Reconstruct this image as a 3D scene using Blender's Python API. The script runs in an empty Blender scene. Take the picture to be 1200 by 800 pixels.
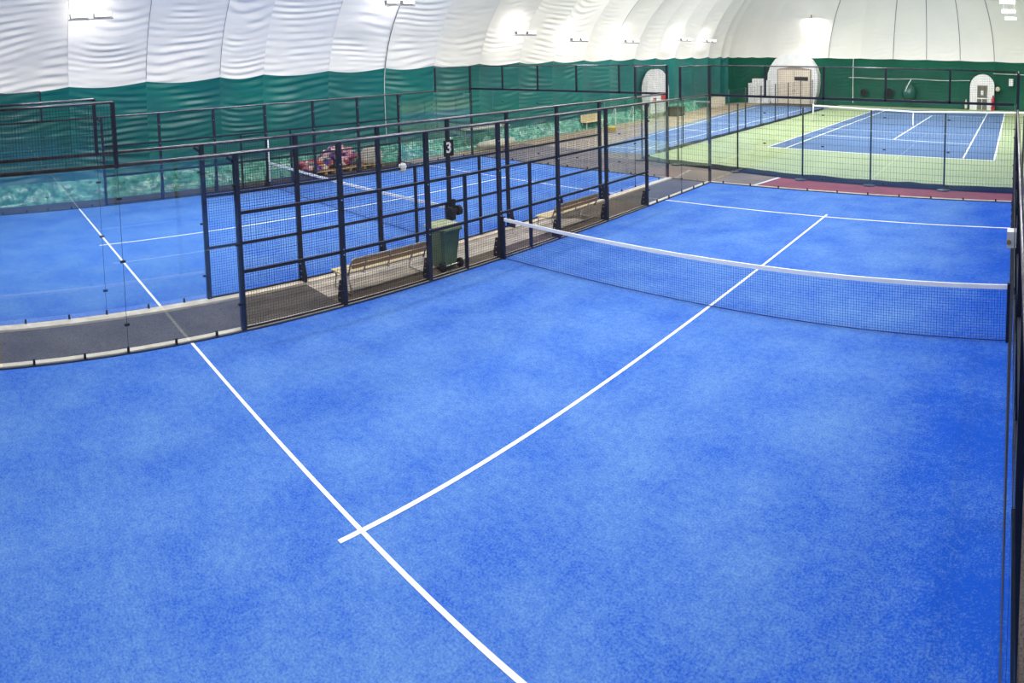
import bpy, bmesh, math, random
from mathutils import Vector, Matrix, noise

random.seed(7)
S = bpy.context.scene
COL = S.collection
PI = math.pi

# ------------------------------------------------------------------ camera
CAM = Vector((10.12787, -0.09752, 4.44744))
YAW, PITCH, ROLL = 0.51629, 0.07875, -0.00617
FPX, PX, PY = 778.747, 793.602, 122.858      # wide cylindrical lens, in 1200x800 pixels
cy_, sy_, cp_, sp_ = math.cos(YAW), math.sin(YAW), math.cos(PITCH), math.sin(PITCH)
fwd = Vector((-sy_ * cp_, cy_ * cp_, -sp_))
rgt = Vector((cy_, sy_, 0))
upv = rgt.cross(fwd)
cr_, sr_ = math.cos(ROLL), math.sin(ROLL)
r2 = rgt * cr_ + upv * sr_
u2 = -rgt * sr_ + upv * cr_
cam = bpy.data.cameras.new('camera')
cam.type = 'PANO'
cam.panorama_type = 'CENTRAL_CYLINDRICAL'
cam.central_cylindrical_range_u_min = (0 - PX) / FPX
cam.central_cylindrical_range_u_max = (1200 - PX) / FPX
cam.central_cylindrical_range_v_min = -(800 - PY) / FPX
cam.central_cylindrical_range_v_max = PY / FPX
cam.central_cylindrical_radius = 1.0
cam.clip_start = 0.02
cam.clip_end = 300
camo = bpy.data.objects.new('camera', cam)
COL.objects.link(camo)
m3 = Matrix((r2, u2, -fwd)).transposed()
camo.matrix_world = Matrix.Translation(CAM) @ m3.to_4x4()
S.camera = camo

# ------------------------------------------------------------------ world, light, exposure
w = bpy.data.worlds.new('world')
S.world = w
w.use_nodes = True
w.node_tree.nodes['Background'].inputs[0].default_value = (0.75, 0.82, 0.95, 1)
w.node_tree.nodes['Background'].inputs[1].default_value = 0.4
S.view_settings.view_transform = 'Standard'
S.view_settings.look = 'None'
S.view_settings.exposure = 0.0
S.view_settings.gamma = 1.0
S.view_settings.use_curve_mapping = False
if hasattr(S, 'cycles'):
    S.cycles.use_denoising = True
    S.cycles.transparent_max_bounces = 40
    S.cycles.max_bounces = 8
    S.cycles.diffuse_bounces = 4


def area(name, loc, sx, sy, power, direction=(0, 0, -1), color=(1, 1, 1), spread=PI):
    l = bpy.data.lights.new(name, 'AREA')
    l.shape = 'RECTANGLE'
    l.size = sx
    l.size_y = sy
    l.energy = power
    l.color = color
    l.spread = spread
    o = bpy.data.objects.new(name, l)
    COL.objects.link(o)
    o.location = loc
    o.rotation_euler = Vector(direction).to_track_quat('-Z', 'Y').to_euler()
    return o


# unseen fill lights added in rows over the courts, all out of frame
POW = 760
for nm, x, y, p in (('court', -6.7, 2, 1.05), ('court', -6.7, 10, 1.0), ('court', -6.7, 18, 1.1),
                    ('court', 4, 0.5, .8), ('court', 5, 9, .85), ('court', 5, 17, 1.0),
                    ('hall', 15, 8, .7), ('tennis', 4, 31, 1.35), ('tennis', 4, 43, 1.45),
                    ('tennis', -8, 30, 1.15), ('tennis', -7, 43, 1.3), ('tennis', 14, 36, .7)):
    area('fill_light_' + nm, (x, y, 9.6), 1.6, 5.0, POW * p, color=(1.0, 0.985, 0.96))


# unseen fill lights added to brighten the far end of the dome
for x, p in ((-6, 1.0), (4, 1.2), (13, .8)):
    area('far_end_fill', (x, 27, 9.4), 5, 1.2, 620 * p, (0, 1, -.22), (1.0, .985, .95), 2.2)


# ------------------------------------------------------------------ materials
def lin(c):
    return tuple(((v / 255) / 12.92 if v / 255 <= 0.04045 else ((v / 255 + 0.055) / 1.055) ** 2.4) for v in c) + (1,)


def mat(name, rgb, rough=0.6, metal=0.0, rgb2=None, scale=5.0, detail=4.0, bump=0.0, bump_scale=40.0,
        lo=0.35, hi=0.65, speck=None, speck_scale=200.0, speck_amt=0.3, spec=0.5, stretch=None):
    m = bpy.data.materials.new(name)
    m.use_nodes = True
    nt = m.node_tree
    N = nt.nodes
    L = nt.links
    b = N['Principled BSDF']
    b.inputs['Roughness'].default_value = rough
    b.inputs['Metallic'].default_value = metal
    b.inputs['Specular IOR Level'].default_value = spec
    tc = N.new('ShaderNodeTexCoord')
    geo = N.new('ShaderNodeNewGeometry')
    src = geo.outputs['Position']
    if stretch:
        mp = N.new('ShaderNodeMapping')
        mp.inputs['Scale'].default_value = stretch
        L.new(src, mp.inputs['Vector'])
        src = mp.outputs[0]
    if rgb2 is None:
        rgb2 = tuple(min(255, v * 0.9) for v in rgb)
    nz = N.new('ShaderNodeTexNoise')
    nz.inputs['Scale'].default_value = scale
    nz.inputs['Detail'].default_value = detail
    L.new(src, nz.inputs['Vector'])
    mr = N.new('ShaderNodeMapRange')
    mr.inputs['From Min'].default_value = lo
    mr.inputs['From Max'].default_value = hi
    L.new(nz.outputs['Fac'], mr.inputs['Value'])
    mx = N.new('ShaderNodeMix')
    mx.data_type = 'RGBA'
    mx.inputs[6].default_value = lin(rgb)
    mx.inputs[7].default_value = lin(rgb2)
    L.new(mr.outputs[0], mx.inputs[0])
    out = mx.outputs[2]
    if speck:
        n2 = N.new('ShaderNodeTexNoise')
        n2.inputs['Scale'].default_value = speck_scale
        n2.inputs['Detail'].default_value = 2
        L.new(src, n2.inputs['Vector'])
        m2 = N.new('ShaderNodeMapRange')
        m2.inputs['From Min'].default_value = 0.45
        m2.inputs['From Max'].default_value = 0.7
        m2.inputs['To Max'].default_value = speck_amt
        L.new(n2.outputs['Fac'], m2.inputs['Value'])
        x2 = N.new('ShaderNodeMix')
        x2.data_type = 'RGBA'
        L.new(m2.outputs[0], x2.inputs[0])
        L.new(out, x2.inputs[6])
        x2.inputs[7].default_value = lin(speck)
        out = x2.outputs[2]
    L.new(out, b.inputs['Base Color'])
    if bump > 0:
        n3 = N.new('ShaderNodeTexNoise')
        n3.inputs['Scale'].default_value = bump_scale
        n3.inputs['Detail'].default_value = 3
        L.new(src, n3.inputs['Vector'])
        bp = N.new('ShaderNodeBump')
        bp.inputs['Strength'].default_value = bump
        bp.inputs['Distance'].default_value = 0.02
        L.new(n3.outputs['Fac'], bp.inputs['Height'])
        L.new(bp.outputs[0], b.inputs['Normal'])
    return m


def turf_mat(name, deep, light, x0, x1, y0, y1):
    """Blue artificial turf: the sand brushed into the pile is thicker towards the middle, thin along the walls."""
    m = mat(name, deep, 0.95, spec=0.1)
    nt = m.node_tree
    N = nt.nodes
    L = nt.links
    for n in list(N):
        if n.type not in ('BSDF_PRINCIPLED', 'OUTPUT_MATERIAL'):
            N.remove(n)
    b = N['Principled BSDF']
    geo = N.new('ShaderNodeNewGeometry')
    sep = N.new('ShaderNodeSeparateXYZ')
    L.new(geo.outputs['Position'], sep.inputs[0])

    def math_(op, a, bb=None):
        n = N.new('ShaderNodeMath')
        n.operation = op
        for i, v in enumerate((a, bb)):
            if v is None:
                continue
            if isinstance(v, (int, float)):
                n.inputs[i].default_value = v
            else:
                L.new(v, n.inputs[i])
        return n.outputs[0]
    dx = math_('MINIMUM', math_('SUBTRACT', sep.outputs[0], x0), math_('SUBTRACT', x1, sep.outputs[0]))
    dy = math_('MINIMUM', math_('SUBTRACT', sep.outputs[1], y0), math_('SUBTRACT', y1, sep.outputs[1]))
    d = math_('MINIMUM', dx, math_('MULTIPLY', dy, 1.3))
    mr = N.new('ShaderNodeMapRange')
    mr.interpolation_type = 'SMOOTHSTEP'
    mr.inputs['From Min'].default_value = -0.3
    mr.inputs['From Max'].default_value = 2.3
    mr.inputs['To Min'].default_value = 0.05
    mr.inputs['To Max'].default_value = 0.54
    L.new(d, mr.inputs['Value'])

    def nz(scale, det, lo, hi, to0, to1, rough=.5):
        n = N.new('ShaderNodeTexNoise')
        n.inputs['Scale'].default_value = scale
        n.inputs['Detail'].default_value = det
        n.inputs['Roughness'].default_value = rough
        L.new(geo.outputs['Position'], n.inputs['Vector'])
        r = N.new('ShaderNodeMapRange')
        r.inputs['From Min'].default_value = lo
        r.inputs['From Max'].default_value = hi
        r.inputs['To Min'].default_value = to0
        r.inputs['To Max'].default_value = to1
        L.new(n.outputs['Fac'], r.inputs['Value'])
        return r.outputs[0]
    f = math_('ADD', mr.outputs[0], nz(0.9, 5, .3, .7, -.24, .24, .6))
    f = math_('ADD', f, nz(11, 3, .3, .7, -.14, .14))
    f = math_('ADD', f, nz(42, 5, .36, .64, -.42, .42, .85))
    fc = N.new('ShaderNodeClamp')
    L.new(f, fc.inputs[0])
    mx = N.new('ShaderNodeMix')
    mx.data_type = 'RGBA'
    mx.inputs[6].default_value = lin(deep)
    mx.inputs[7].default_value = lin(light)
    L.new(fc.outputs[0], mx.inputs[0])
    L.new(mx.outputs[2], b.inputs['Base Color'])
    return m


def emis(name, rgb, strength):
    m = bpy.data.materials.new(name)
    m.use_nodes = True
    b = m.node_tree.nodes['Principled BSDF']
    b.inputs['Base Color'].default_value = lin(rgb)
    b.inputs['Emission Color'].default_value = lin(rgb)
    b.inputs['Emission Strength'].default_value = strength
    return m


def glass_mat(name, tint=(0.955, 0.975, 0.97)):
    """Clear flat pane: straight-through light with a mirror coat that grows at grazing angles."""
    m = bpy.data.materials.new(name)
    m.use_nodes = True
    nt = m.node_tree
    N = nt.nodes
    L = nt.links
    N.remove(N['Principled BSDF'])
    tr = N.new('ShaderNodeBsdfTransparent')
    tr.inputs[0].default_value = tint + (1,)
    gl = N.new('ShaderNodeBsdfGlossy')
    gl.inputs['Roughness'].default_value = 0.0
    gl.inputs[0].default_value = (1, 1, 1, 1)
    geo = N.new('ShaderNodeNewGeometry')
    dt = N.new('ShaderNodeVectorMath')
    dt.operation = 'DOT_PRODUCT'
    L.new(geo.outputs['Normal'], dt.inputs[0])
    L.new(geo.outputs['Incoming'], dt.inputs[1])

    def mth(op, a, b=None):
        n = N.new('ShaderNodeMath')
        n.operation = op
        for i, v in enumerate((a, b)):
            if v is None:
                continue
            if isinstance(v, (int, float)):
                n.inputs[i].default_value = v
            else:
                L.new(v, n.inputs[i])
        return n.outputs[0]
    c = mth('SUBTRACT', 1.0, mth('ABSOLUTE', dt.outputs['Value']))
    f = mth('ADD', mth('MULTIPLY', mth('POWER', c, 5.0), 0.9), 0.06)
    mx = N.new('ShaderNodeMixShader')
    L.new(f, mx.inputs[0])
    L.new(tr.outputs[0], mx.inputs[1])
    L.new(gl.outputs[0], mx.inputs[2])
    L.new(mx.outputs[0], N['Material Output'].inputs[0])
    return m


M = {}
M['turf'] = turf_mat('blue_turf', (20, 76, 182), (98, 139, 194), -1.3, 10, -4, 23)
M['turf2'] = turf_mat('blue_turf_second', (34, 90, 196), (106, 148, 204), -14, -.9, -2, 24)
M['turf3'] = turf_mat('blue_turf_third', (22, 76, 182), (98, 140, 194), 10.3, 20.3, 0, 20)
M['line'] = mat('white_line', (238, 240, 242), 0.9, rgb2=(222, 228, 240), scale=30)
M['tarmac'] = mat('grey_tarmac', (100, 92, 88), 0.95, rgb2=(82, 76, 74), scale=1.2, speck=(48, 45, 46), speck_scale=48, speck_amt=.8)
M['brown'] = mat('brown_tarmac', (112, 98, 84), 0.95, rgb2=(94, 82, 72), scale=1.0, speck=(58, 52, 48), speck_scale=48, speck_amt=.7)
M['tan'] = mat('tan_ground', (190, 170, 140), 0.95, rgb2=(166, 148, 130), scale=.8, speck=(120, 108, 100), speck_scale=40, speck_amt=.35)
M['walk'] = mat('dusty_grey_walkway', (138, 122, 108), 0.95, rgb2=(116, 104, 96), scale=.8, speck=(104, 98, 98), speck_scale=45, speck_amt=.4)
M['concrete'] = mat('pale_concrete', (200, 188, 172), 0.9, rgb2=(176, 166, 154), scale=2.0, speck=(160, 150, 142), speck_scale=50, speck_amt=.3)
M['curb'] = mat('light_curb', (226, 214, 196), 0.9, rgb2=(204, 190, 170), scale=4, bump=.2)
M['red'] = mat('red_court_paint', (150, 66, 72), 0.9, rgb2=(132, 58, 68), scale=1.5)
M['edge'] = mat('dark_edging', (28, 40, 70), 0.7)
M['green_floor'] = mat('pale_green_court', (166, 180, 138), 0.9, rgb2=(156, 172, 130), scale=.6)
M['tennis_blue'] = mat('tennis_blue', (86, 114, 156), 0.9, rgb2=(79, 107, 150), scale=.7)
M['tennis_blue2'] = mat('tennis_blue_second', (112, 140, 184), 0.9, rgb2=(98, 128, 178), scale=.7)
M['grass'] = mat('mossy_ground', (150, 158, 110), 0.95, rgb2=(128, 140, 110), scale=1.5)
M['membrane_green'] = mat('green_membrane', (11, 104, 96), 0.40, rgb2=(8, 90, 88), scale=.5, spec=.5)
M['membrane_end'] = mat('green_end_membrane', (12, 84, 64), 0.6, rgb2=(9, 74, 58), scale=.5, spec=.2)
M['membrane_white'] = mat('white_membrane', (234, 230, 222), 0.5, rgb2=(229, 226, 220), scale=.4, spec=.4)
M['membrane_ceiling'] = mat('white_membrane_crown', (234, 230, 222), 0.7)
M['skirt'] = mat('green_plastic_skirt', (96, 176, 148), 0.25, rgb2=(36, 124, 104), scale=3.5, spec=.8, bump=1.0, bump_scale=7, lo=.4, hi=.6)
M['steel'] = mat('black_painted_steel', (22, 24, 40), 0.45, rgb2=(28, 30, 48), scale=8, spec=.5)
M['rail'] = mat('worn_steel_rail', (120, 118, 122), 0.3, metal=.9, rgb2=(100, 98, 104), scale=6, spec=.6)
M['wire'] = mat('black_wire', (20, 22, 36), 0.5, spec=.4)
M['wire_green'] = mat('dark_green_wire', (40, 56, 56), 0.5, spec=.4)
M['post_green'] = mat('dark_green_post', (24, 42, 46), 0.5)
M['bolt'] = mat('zinc_bolt', (190, 190, 196), 0.35, metal=.8)
M['clamp'] = mat('black_clamp', (20, 20, 26), 0.5)
M['glass'] = glass_mat('court_glass')
M['net'] = mat('net_cord', (22, 44, 120), 0.8)
M['net_dark'] = mat('dark_net_cord', (40, 56, 96), 0.8)
M['band'] = mat('white_net_band', (250, 250, 248), 0.8, rgb2=(244, 245, 246), scale=10)
M['wood'] = mat('shaded_slat', (176, 140, 96), 0.6, rgb2=(158, 122, 80), scale=6, stretch=(6, 1, 6))  # slat wood darkened: shade on the bench backs put into the colour
M['wood_pale'] = mat('cream_slat', (232, 214, 172), 0.6, rgb2=(220, 200, 156), scale=6, stretch=(6, 1, 6))
M['tube'] = mat('silver_tube', (196, 192, 186), 0.35, metal=.6)
M['bin'] = mat('green_bin_plastic', (96, 122, 90), 0.5, rgb2=(82, 108, 84), scale=3)
M['bin_lid'] = mat('lit_green_lid', (178, 184, 142), 0.4, rgb2=(162, 172, 130), scale=3)  # paler than the bin body: light on the lid put into the colour
M['rubber'] = mat('black_rubber', (24, 24, 26), 0.7)
M['white'] = mat('white_plastic', (238, 238, 238), 0.5)
M['door_white'] = mat('white_door_fabric', (234, 232, 230), 0.6, rgb2=(222, 222, 222), scale=2)
M['door_beige'] = mat('beige_door_panel', (226, 212, 192), 0.6, rgb2=(214, 200, 184), scale=1)
M['frame_beige'] = mat('taupe_door_frame', (160, 146, 132), 0.6)
M['dark'] = mat('dark_opening', (14, 22, 26), 0.9)
M['pane'] = mat('dim_door_glass', (112, 112, 96), 0.15, spec=.8)
M['red_sign'] = mat('red_sign', (206, 62, 60), 0.5)
M['red_ext'] = mat('red_extinguisher', (190, 30, 58), 0.35)
M['yellow'] = mat('yellow_plastic', (240, 214, 60), 0.5)
M['tarp'] = mat('pale_tarp', (226, 216, 196), 0.7, rgb2=(196, 186, 168), scale=3, bump=.5, bump_scale=6)
M['pallet'] = mat('pallet_wood', (206, 176, 122), 0.8, rgb2=(180, 150, 104), scale=5)
M['crate'] = mat('dark_brown_crate', (62, 48, 42), 0.7)
M['bag_green'] = mat('dark_green_bag', (16, 84, 72), 0.35, spec=.6)
M['lamp_body'] = mat('grey_lamp_housing', (150, 150, 152), 0.45, metal=.3)
M['lens'] = emis('lamp_lens', (255, 252, 246), 6.0)
M['cable'] = mat('white_cable', (220, 224, 220), 0.5)
M['cable_dark'] = mat('dark_cable', (70, 74, 84), 0.5)
M['sign_black'] = mat('black_sign_plate', (16, 18, 20), 0.5)


def rag_mat():
    m = bpy.data.materials.new('coloured_rags')
    m.use_nodes = True
    N = m.node_tree.nodes
    L = m.node_tree.links
    b = N['Principled BSDF']
    b.inputs['Roughness'].default_value = .8
    g = N.new('ShaderNodeNewGeometry')
    v = N.new('ShaderNodeTexVoronoi')
    v.inputs['Scale'].default_value = 5
    L.new(g.outputs['Position'], v.inputs['Vector'])
    s = N.new('ShaderNodeSeparateColor')
    L.new(v.outputs['Color'], s.inputs[0])
    r = N.new('ShaderNodeValToRGB')
    r.color_ramp.interpolation = 'CONSTANT'
    cols = [(214, 110, 120), (240, 216, 190), (120, 90, 170), (226, 140, 80), (200, 70, 90), (240, 226, 214), (86, 84, 150), (220, 160, 170), (150, 120, 110)]
    e = r.color_ramp.elements
    for i, c in enumerate(cols):
        el = e[i] if i < 2 else e.new(i / len(cols))
        el.position = i / len(cols)
        el.color = lin(c)
    L.new(s.outputs[0], r.inputs[0])
    L.new(r.outputs[0], b.inputs['Base Color'])
    return m


M['rags'] = rag_mat()


# ------------------------------------------------------------------ geometry helpers
class MB:
    def __init__(s):
        s.v = []
        s.f = []

    def add(s, vs, fs):
        k = len(s.v)
        s.v += [tuple(v) for v in vs]
        s.f += [tuple(i + k for i in f) for f in fs]
        return s

    def box(s, a, b):
        x0, y0, z0 = a
        x1, y1, z1 = b
        return s.add([(x0, y0, z0), (x1, y0, z0), (x1, y1, z0), (x0, y1, z0), (x0, y0, z1), (x1, y0, z1), (x1, y1, z1), (x0, y1, z1)],
                     [(0, 3, 2, 1), (4, 5, 6, 7), (0, 1, 5, 4), (1, 2, 6, 5), (2, 3, 7, 6), (3, 0, 4, 7)])

    def tube(s, p0, p1, r, n=8, r1=None, caps=True):
        p0 = Vector(p0)
        p1 = Vector(p1)
        r1 = r if r1 is None else r1
        d = (p1 - p0).normalized()
        a = d.orthogonal().normalized()
        b = d.cross(a)
        vs = []
        for p, rr in ((p0, r), (p1, r1)):
            for i in range(n):
                t = 2 * PI * (i + .5) / n
                vs.append(p + (a * math.cos(t) + b * math.sin(t)) * rr)
        fs = [(i, (i + 1) % n, n + (i + 1) % n, n + i) for i in range(n)]
        if caps:
            fs += [tuple(range(n - 1, -1, -1)), tuple(range(n, 2 * n))]
        return s.add(vs, fs)

    def bar(s, p0, p1, w, h, up=(0, 0, 1)):
        """rectangular bar between two points; w across, h along up"""
        p0 = Vector(p0)
        p1 = Vector(p1)
        d = (p1 - p0).normalized()
        u = Vector(up)
        sd = d.cross(u)
        if sd.length < 1e-4:
            sd = Vector((1, 0, 0))
        sd.normalize()
        u = sd.cross(d).normalized()
        vs = []
        for p in (p0, p1):
            for i, j in ((-1, -1), (1, -1), (1, 1), (-1, 1)):
                vs.append(p + sd * (i * w / 2) + u * (j * h / 2))
        return s.add(vs, [(0, 1, 5, 4), (1, 2, 6, 5), (2, 3, 7, 6), (3, 0, 4, 7), (3, 2, 1, 0), (4, 5, 6, 7)])

    def wire(s, p0, p1, r, u, v):
        """thin four-sided wire without caps, u and v unit vectors across it"""
        vs = []
        for p in (p0, p1):
            for a, b in ((1, 0), (0, 1), (-1, 0), (0, -1)):
                vs.append((p[0] + (u[0] * a + v[0] * b) * r, p[1] + (u[1] * a + v[1] * b) * r, p[2] + (u[2] * a + v[2] * b) * r))
        return s.add(vs, [(0, 1, 5, 4), (1, 2, 6, 5), (2, 3, 7, 6), (3, 0, 4, 7)])

    def path(s, pts, r, n=8):
        """round tube along points with mitred joints"""
        pts = [Vector(p) for p in pts]
        rings = []
        prev = None
        for i, p in enumerate(pts):
            d = ((pts[min(i + 1, len(pts) - 1)] - p).normalized() + (p - pts[max(i - 1, 0)]).normalized()).normalized()
            if prev is None:
                a = d.orthogonal().normalized()
            else:
                a = (prev - d * prev.dot(d)).normalized()
            prev = a
            b = d.cross(a)
            rings.append([p + (a * math.cos(2 * PI * k / n) + b * math.sin(2 * PI * k / n)) * r for k in range(n)])
        vs = [v for rg in rings for v in rg]
        fs = []
        for i in range(len(rings) - 1):
            for k in range(n):
                fs.append((i * n + k, i * n + (k + 1) % n, (i + 1) * n + (k + 1) % n, (i + 1) * n + k))
        fs += [tuple(range(n - 1, -1, -1)), tuple(range((len(rings) - 1) * n, len(rings) * n))]
        return s.add(vs, fs)

    def extrude(s, poly, o, u, v, depth):
        """polygon in the (u, v) plane at o, extruded along u x v by depth"""
        o = Vector(o)
        u = Vector(u)
        v = Vector(v)
        n = u.cross(v)
        k = len(poly)
        vs = [o + u * a + v * b for a, b in poly] + [o + u * a + v * b + n * depth for a, b in poly]
        fs = [tuple(range(k - 1, -1, -1)), tuple(range(k, 2 * k))] + [(i, (i + 1) % k, k + (i + 1) % k, k + i) for i in range(k)]
        return s.add(vs, fs)

    def lathe(s, prof, c, n=16, axis=(0, 0, 1)):
        ax = Vector(axis).normalized()
        a = ax.orthogonal().normalized()
        b = ax.cross(a)
        c = Vector(c)
        vs = []
        for r, h in prof:
            for i in range(n):
                t = 2 * PI * i / n
                vs.append(c + ax * h + (a * math.cos(t) + b * math.sin(t)) * r)
        fs = []
        for j in range(len(prof) - 1):
            for i in range(n):
                fs.append((j * n + i, j * n + (i + 1) % n, (j + 1) * n + (i + 1) % n, (j + 1) * n + i))
        fs += [tuple(range(n - 1, -1, -1)), tuple(range((len(prof) - 1) * n, len(prof) * n))]
        return s.add(vs, fs)

    def grid(s, rows):
        nr = len(rows)
        nc = len(rows[0])
        vs = [p for r in rows for p in r]
        return s.add(vs, [(i * nc + j, i * nc + j + 1, (i + 1) * nc + j + 1, (i + 1) * nc + j) for i in range(nr - 1) for j in range(nc - 1)])

    def mesh(s, name, material, off=(0, 0, 0), smooth=False):
        me = bpy.data.meshes.new(name)
        ox, oy, oz = off
        me.from_pydata([(x - ox, y - oy, z - oz) for x, y, z in s.v], [], s.f)
        me.materials.append(material)
        if smooth:
            me.polygons.foreach_set('use_smooth', [True] * len(me.polygons))
        me.update()
        return me

    def build(s, name, material, parent=None, smooth=False, at=None, kind=None, label=None):
        """one mesh object; vertices are given in world space (at = world place of the new object's origin)"""
        base = Vector(parent['base']) if parent is not None else Vector((0, 0, 0))
        at = Vector(at) if at is not None else (base if parent is not None else Vector((0, 0, 0)))
        o = bpy.data.objects.new(name, s.mesh(name, material, at, smooth))
        COL.objects.link(o)
        if parent is not None:
            o.parent = parent
        o.location = at - base
        o['base'] = tuple(at)
        if kind:
            o['kind'] = kind
        if label:
            o['label'] = label
        return o


def thing(name, label, cat, at=(0, 0, 0), group=None):
    o = bpy.data.objects.new(name, None)
    o.empty_display_size = 0.2
    COL.objects.link(o)
    o.location = at
    o['base'] = tuple(at)
    o['label'] = label
    o['category'] = cat
    if group:
        o['group'] = group
    return o


def tag(o, label, cat, group=None):
    o['label'] = label
    o['category'] = cat
    if group:
        o['group'] = group
    return o


def structure(name, at=(0, 0, 0)):
    o = bpy.data.objects.new(name, None)
    o.empty_display_size = 0.2
    COL.objects.link(o)
    o.location = at
    o['base'] = tuple(at)
    o['kind'] = 'structure'
    return o


def struct(mb, name, material, smooth=False):
    o = mb.build(name, material, None, smooth)
    o['kind'] = 'structure'
    return o


def rep(o, d):
    """a copy of a part under the same parent, moved by d"""
    c = o.copy()
    COL.objects.link(c)
    c.location = o.location + Vector(d)
    c['base'] = tuple(Vector(o['base']) + Vector(d))
    for ch in list(o.children):
        k = ch.copy()
        COL.objects.link(k)
        k.parent = c
    return c


def slab(poly, z, t=0.02):
    """flat slab with a top at z from a counter-clockwise outline"""
    return MB().extrude(poly, (0, 0, z - t), (1, 0, 0), (0, 1, 0), t)


def rect(x0, y0, x1, y1):
    return [(x0, y0), (x1, y0), (x1, y1), (x0, y1)]


def strip(p0, p1, wd, z, t=0.004, ext=0.0):
    p0 = Vector((p0[0], p0[1], 0))
    p1 = Vector((p1[0], p1[1], 0))
    d = (p1 - p0).normalized()
    p0 -= d * ext
    p1 += d * ext
    nn = Vector((-d.y, d.x, 0)) * wd / 2
    return slab([tuple((p0 - nn).xy), tuple((p1 - nn).xy), tuple((p1 + nn).xy), tuple((p0 + nn).xy)], z, t)


# ------------------------------------------------------------------ ground
floor = struct(slab(rect(-16, -16, 24, 57), -0.02, 0.1), 'floor', M['tarmac'])
RX0, RXK = 10.17, 0.0085                              # the right-hand fence stands very slightly skew
turf = struct(slab([(0, -.6), (RX0 + .005, -.6), (RX0 - 20 * RXK, 20), (0, 20)], 0.0, 0.019), 'trim_1', M['turf'])
turf['base'] = (0, 0, 0)
turf2 = struct(slab(rect(-11.75, -.6, -1.75, 20), 0.0, 0.019), 'trim_2', M['turf2'])
turf2['base'] = (0, 0, 0)
for tf, x0 in ((turf, 0.0), (turf2, -11.75)):
    for nm, a, b in (('service_line', (x0, 3.05), (x0 + 10, 3.05)), ('service_line', (x0, 16.95), (x0 + 10, 16.95)),
                     ('center_line', (x0 + 5, 2.80), (x0 + 5, 17.2))):
        strip(a, b, 0.05 if nm == 'service_line' else 0.055, 0.004 if nm == 'service_line' else .005, 0.004).build(nm, M['line'], tf)
    MB().box((x0 - .005, -.6, 0.0), (x0 + .035, 20, 0.02)).build('edging', M['edge'], tf)
    if x0 == 0:
        strip((RX0, -.6), (RX0 - 20 * RXK, 20), .02, .02, .02).build('edging', M['edge'], tf)
    else:
        MB().box((x0 + 9.965, -.6, 0.0), (x0 + 10.005, 20, 0.02)).build('edging', M['edge'], tf)
    MB().box((x0, 19.965, 0.0), (x0 + 10, 20.005, 0.02)).build('edging', M['edge'], tf)
nt3 = struct(slab(rect(10.32, -1, 20.32, 20), 0.0, 0.019), 'trim_6', M['turf3'])
# walkway between the two courts
wk = structure('trim_3')
slab(rect(-1.76, -2, 0.0, 6.0), -0.012, 0.008).build('dark_tarmac', M['tarmac'], wk)
slab(rect(-.62, 6.0, 0.0, 13.8), -0.012, 0.008).build('brown_tarmac', M['brown'], wk)
slab([(-1.76, 6.0), (-.62, 6.0), (-.62, 13.8), (-.95, 13.8), (-1.76, 13.0)], -0.008, 0.008).build('concrete_pad', M['concrete'], wk)
slab(rect(-1.76, 13.0, 0.0, 16.2), -0.0145, 0.005).build('brown_tarmac', M['brown'], wk)
slab(rect(-1.76, 16.2, 0.0, 20.2), -0.013, 0.005).build('grey_tarmac', M['tarmac'], wk)
for x in (-1.68, -0.09):
    c = MB()
    c.box((x - (.07 if x < -1 else .05), -2, -.02), (x + (.16 if x < -1 else .07), 20.05, 0.03))
    c.build('curb', M['curb'], wk)
strip((-0.05, 20.06), (10.05, 20.06), .1, 0.03, .05).build('curb', M['curb'], wk)
# ground beyond the courts' far ends and beside the dome wall
ap = structure('trim_4')
slab([(-11.9, 20.12), (1.55, 20.12), (1.85, 22.0), (-4.6, 24.4), (-8.4, 24.2), (-12.6, 24.2)], -0.013, 0.006).build('dusty_walkway', M['walk'], ap)
slab([(1.55, 20.12), (22, 20.12), (22, 20.9), (10, 21.55), (1.85, 22.0)], -0.011, 0.006).build('red_surface', M['red'], ap)
strip((1.50, 20.12), (1.84, 22.0), .12, -0.009, .004).build('painted_line', M['line'], ap)
slab([(-13.8, 17), (-12.2, 17), (-12.2, 24.2), (-8.4, 24.2), (-11.6, 51), (-11.6, 54.6), (-16, 54.6)], -0.014, 0.005).build('tan_ground', M['tan'], ap)
# pale green tennis surface with the blue courts
tn = structure('trim_5')
slab([(-5.1, 23.6), (0, 22.35), (3, 21.75), (10, 21.6), (22, 21.4), (22, 54.8), (-5.1, 54.8)], -0.008, 0.011).build('green_surface', M['green_floor'], tn)
slab([(-1.39, 28.83), (9.13, 28.13), (9.0, 52.2), (-1.15, 52.6)], -0.004, 0.004).build('blue_court', M['tennis_blue'], tn)
slab([(-8.5, 24.2), (-5.15, 24.3), (-5.15, 51.5), (-11.4, 51.5)], -0.006, 0.006).build('blue_surface', M['tennis_blue2'], tn)
for nm, a, b, wd in (('base_line', (-1.39, 28.83), (9.13, 28.13), .12), ('side_line', (-1.39, 28.83), (-1.15, 52.6), .08),
                     ('side_line', (9.13, 28.13), (9.0, 52.2), .09), ('singles_line', (-.5, 28.8), (-.3, 52.5), .08),
                     ('singles_line', (7.77, 28.2), (7.65, 52.2), .08), ('service_line', (-.55, 34.3), (7.8, 33.1), .08),
                     ('center_line', (3.68, 33.65), (3.77, 48.0), .09), ('service_line', (-.3, 48), (7.7, 48), .08),
                     ('base_line', (-1.15, 52.6), (9.0, 52.2), .1)):
    strip(a, b, wd, 0.0, .004).build(nm, M['line'], tn)
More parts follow.
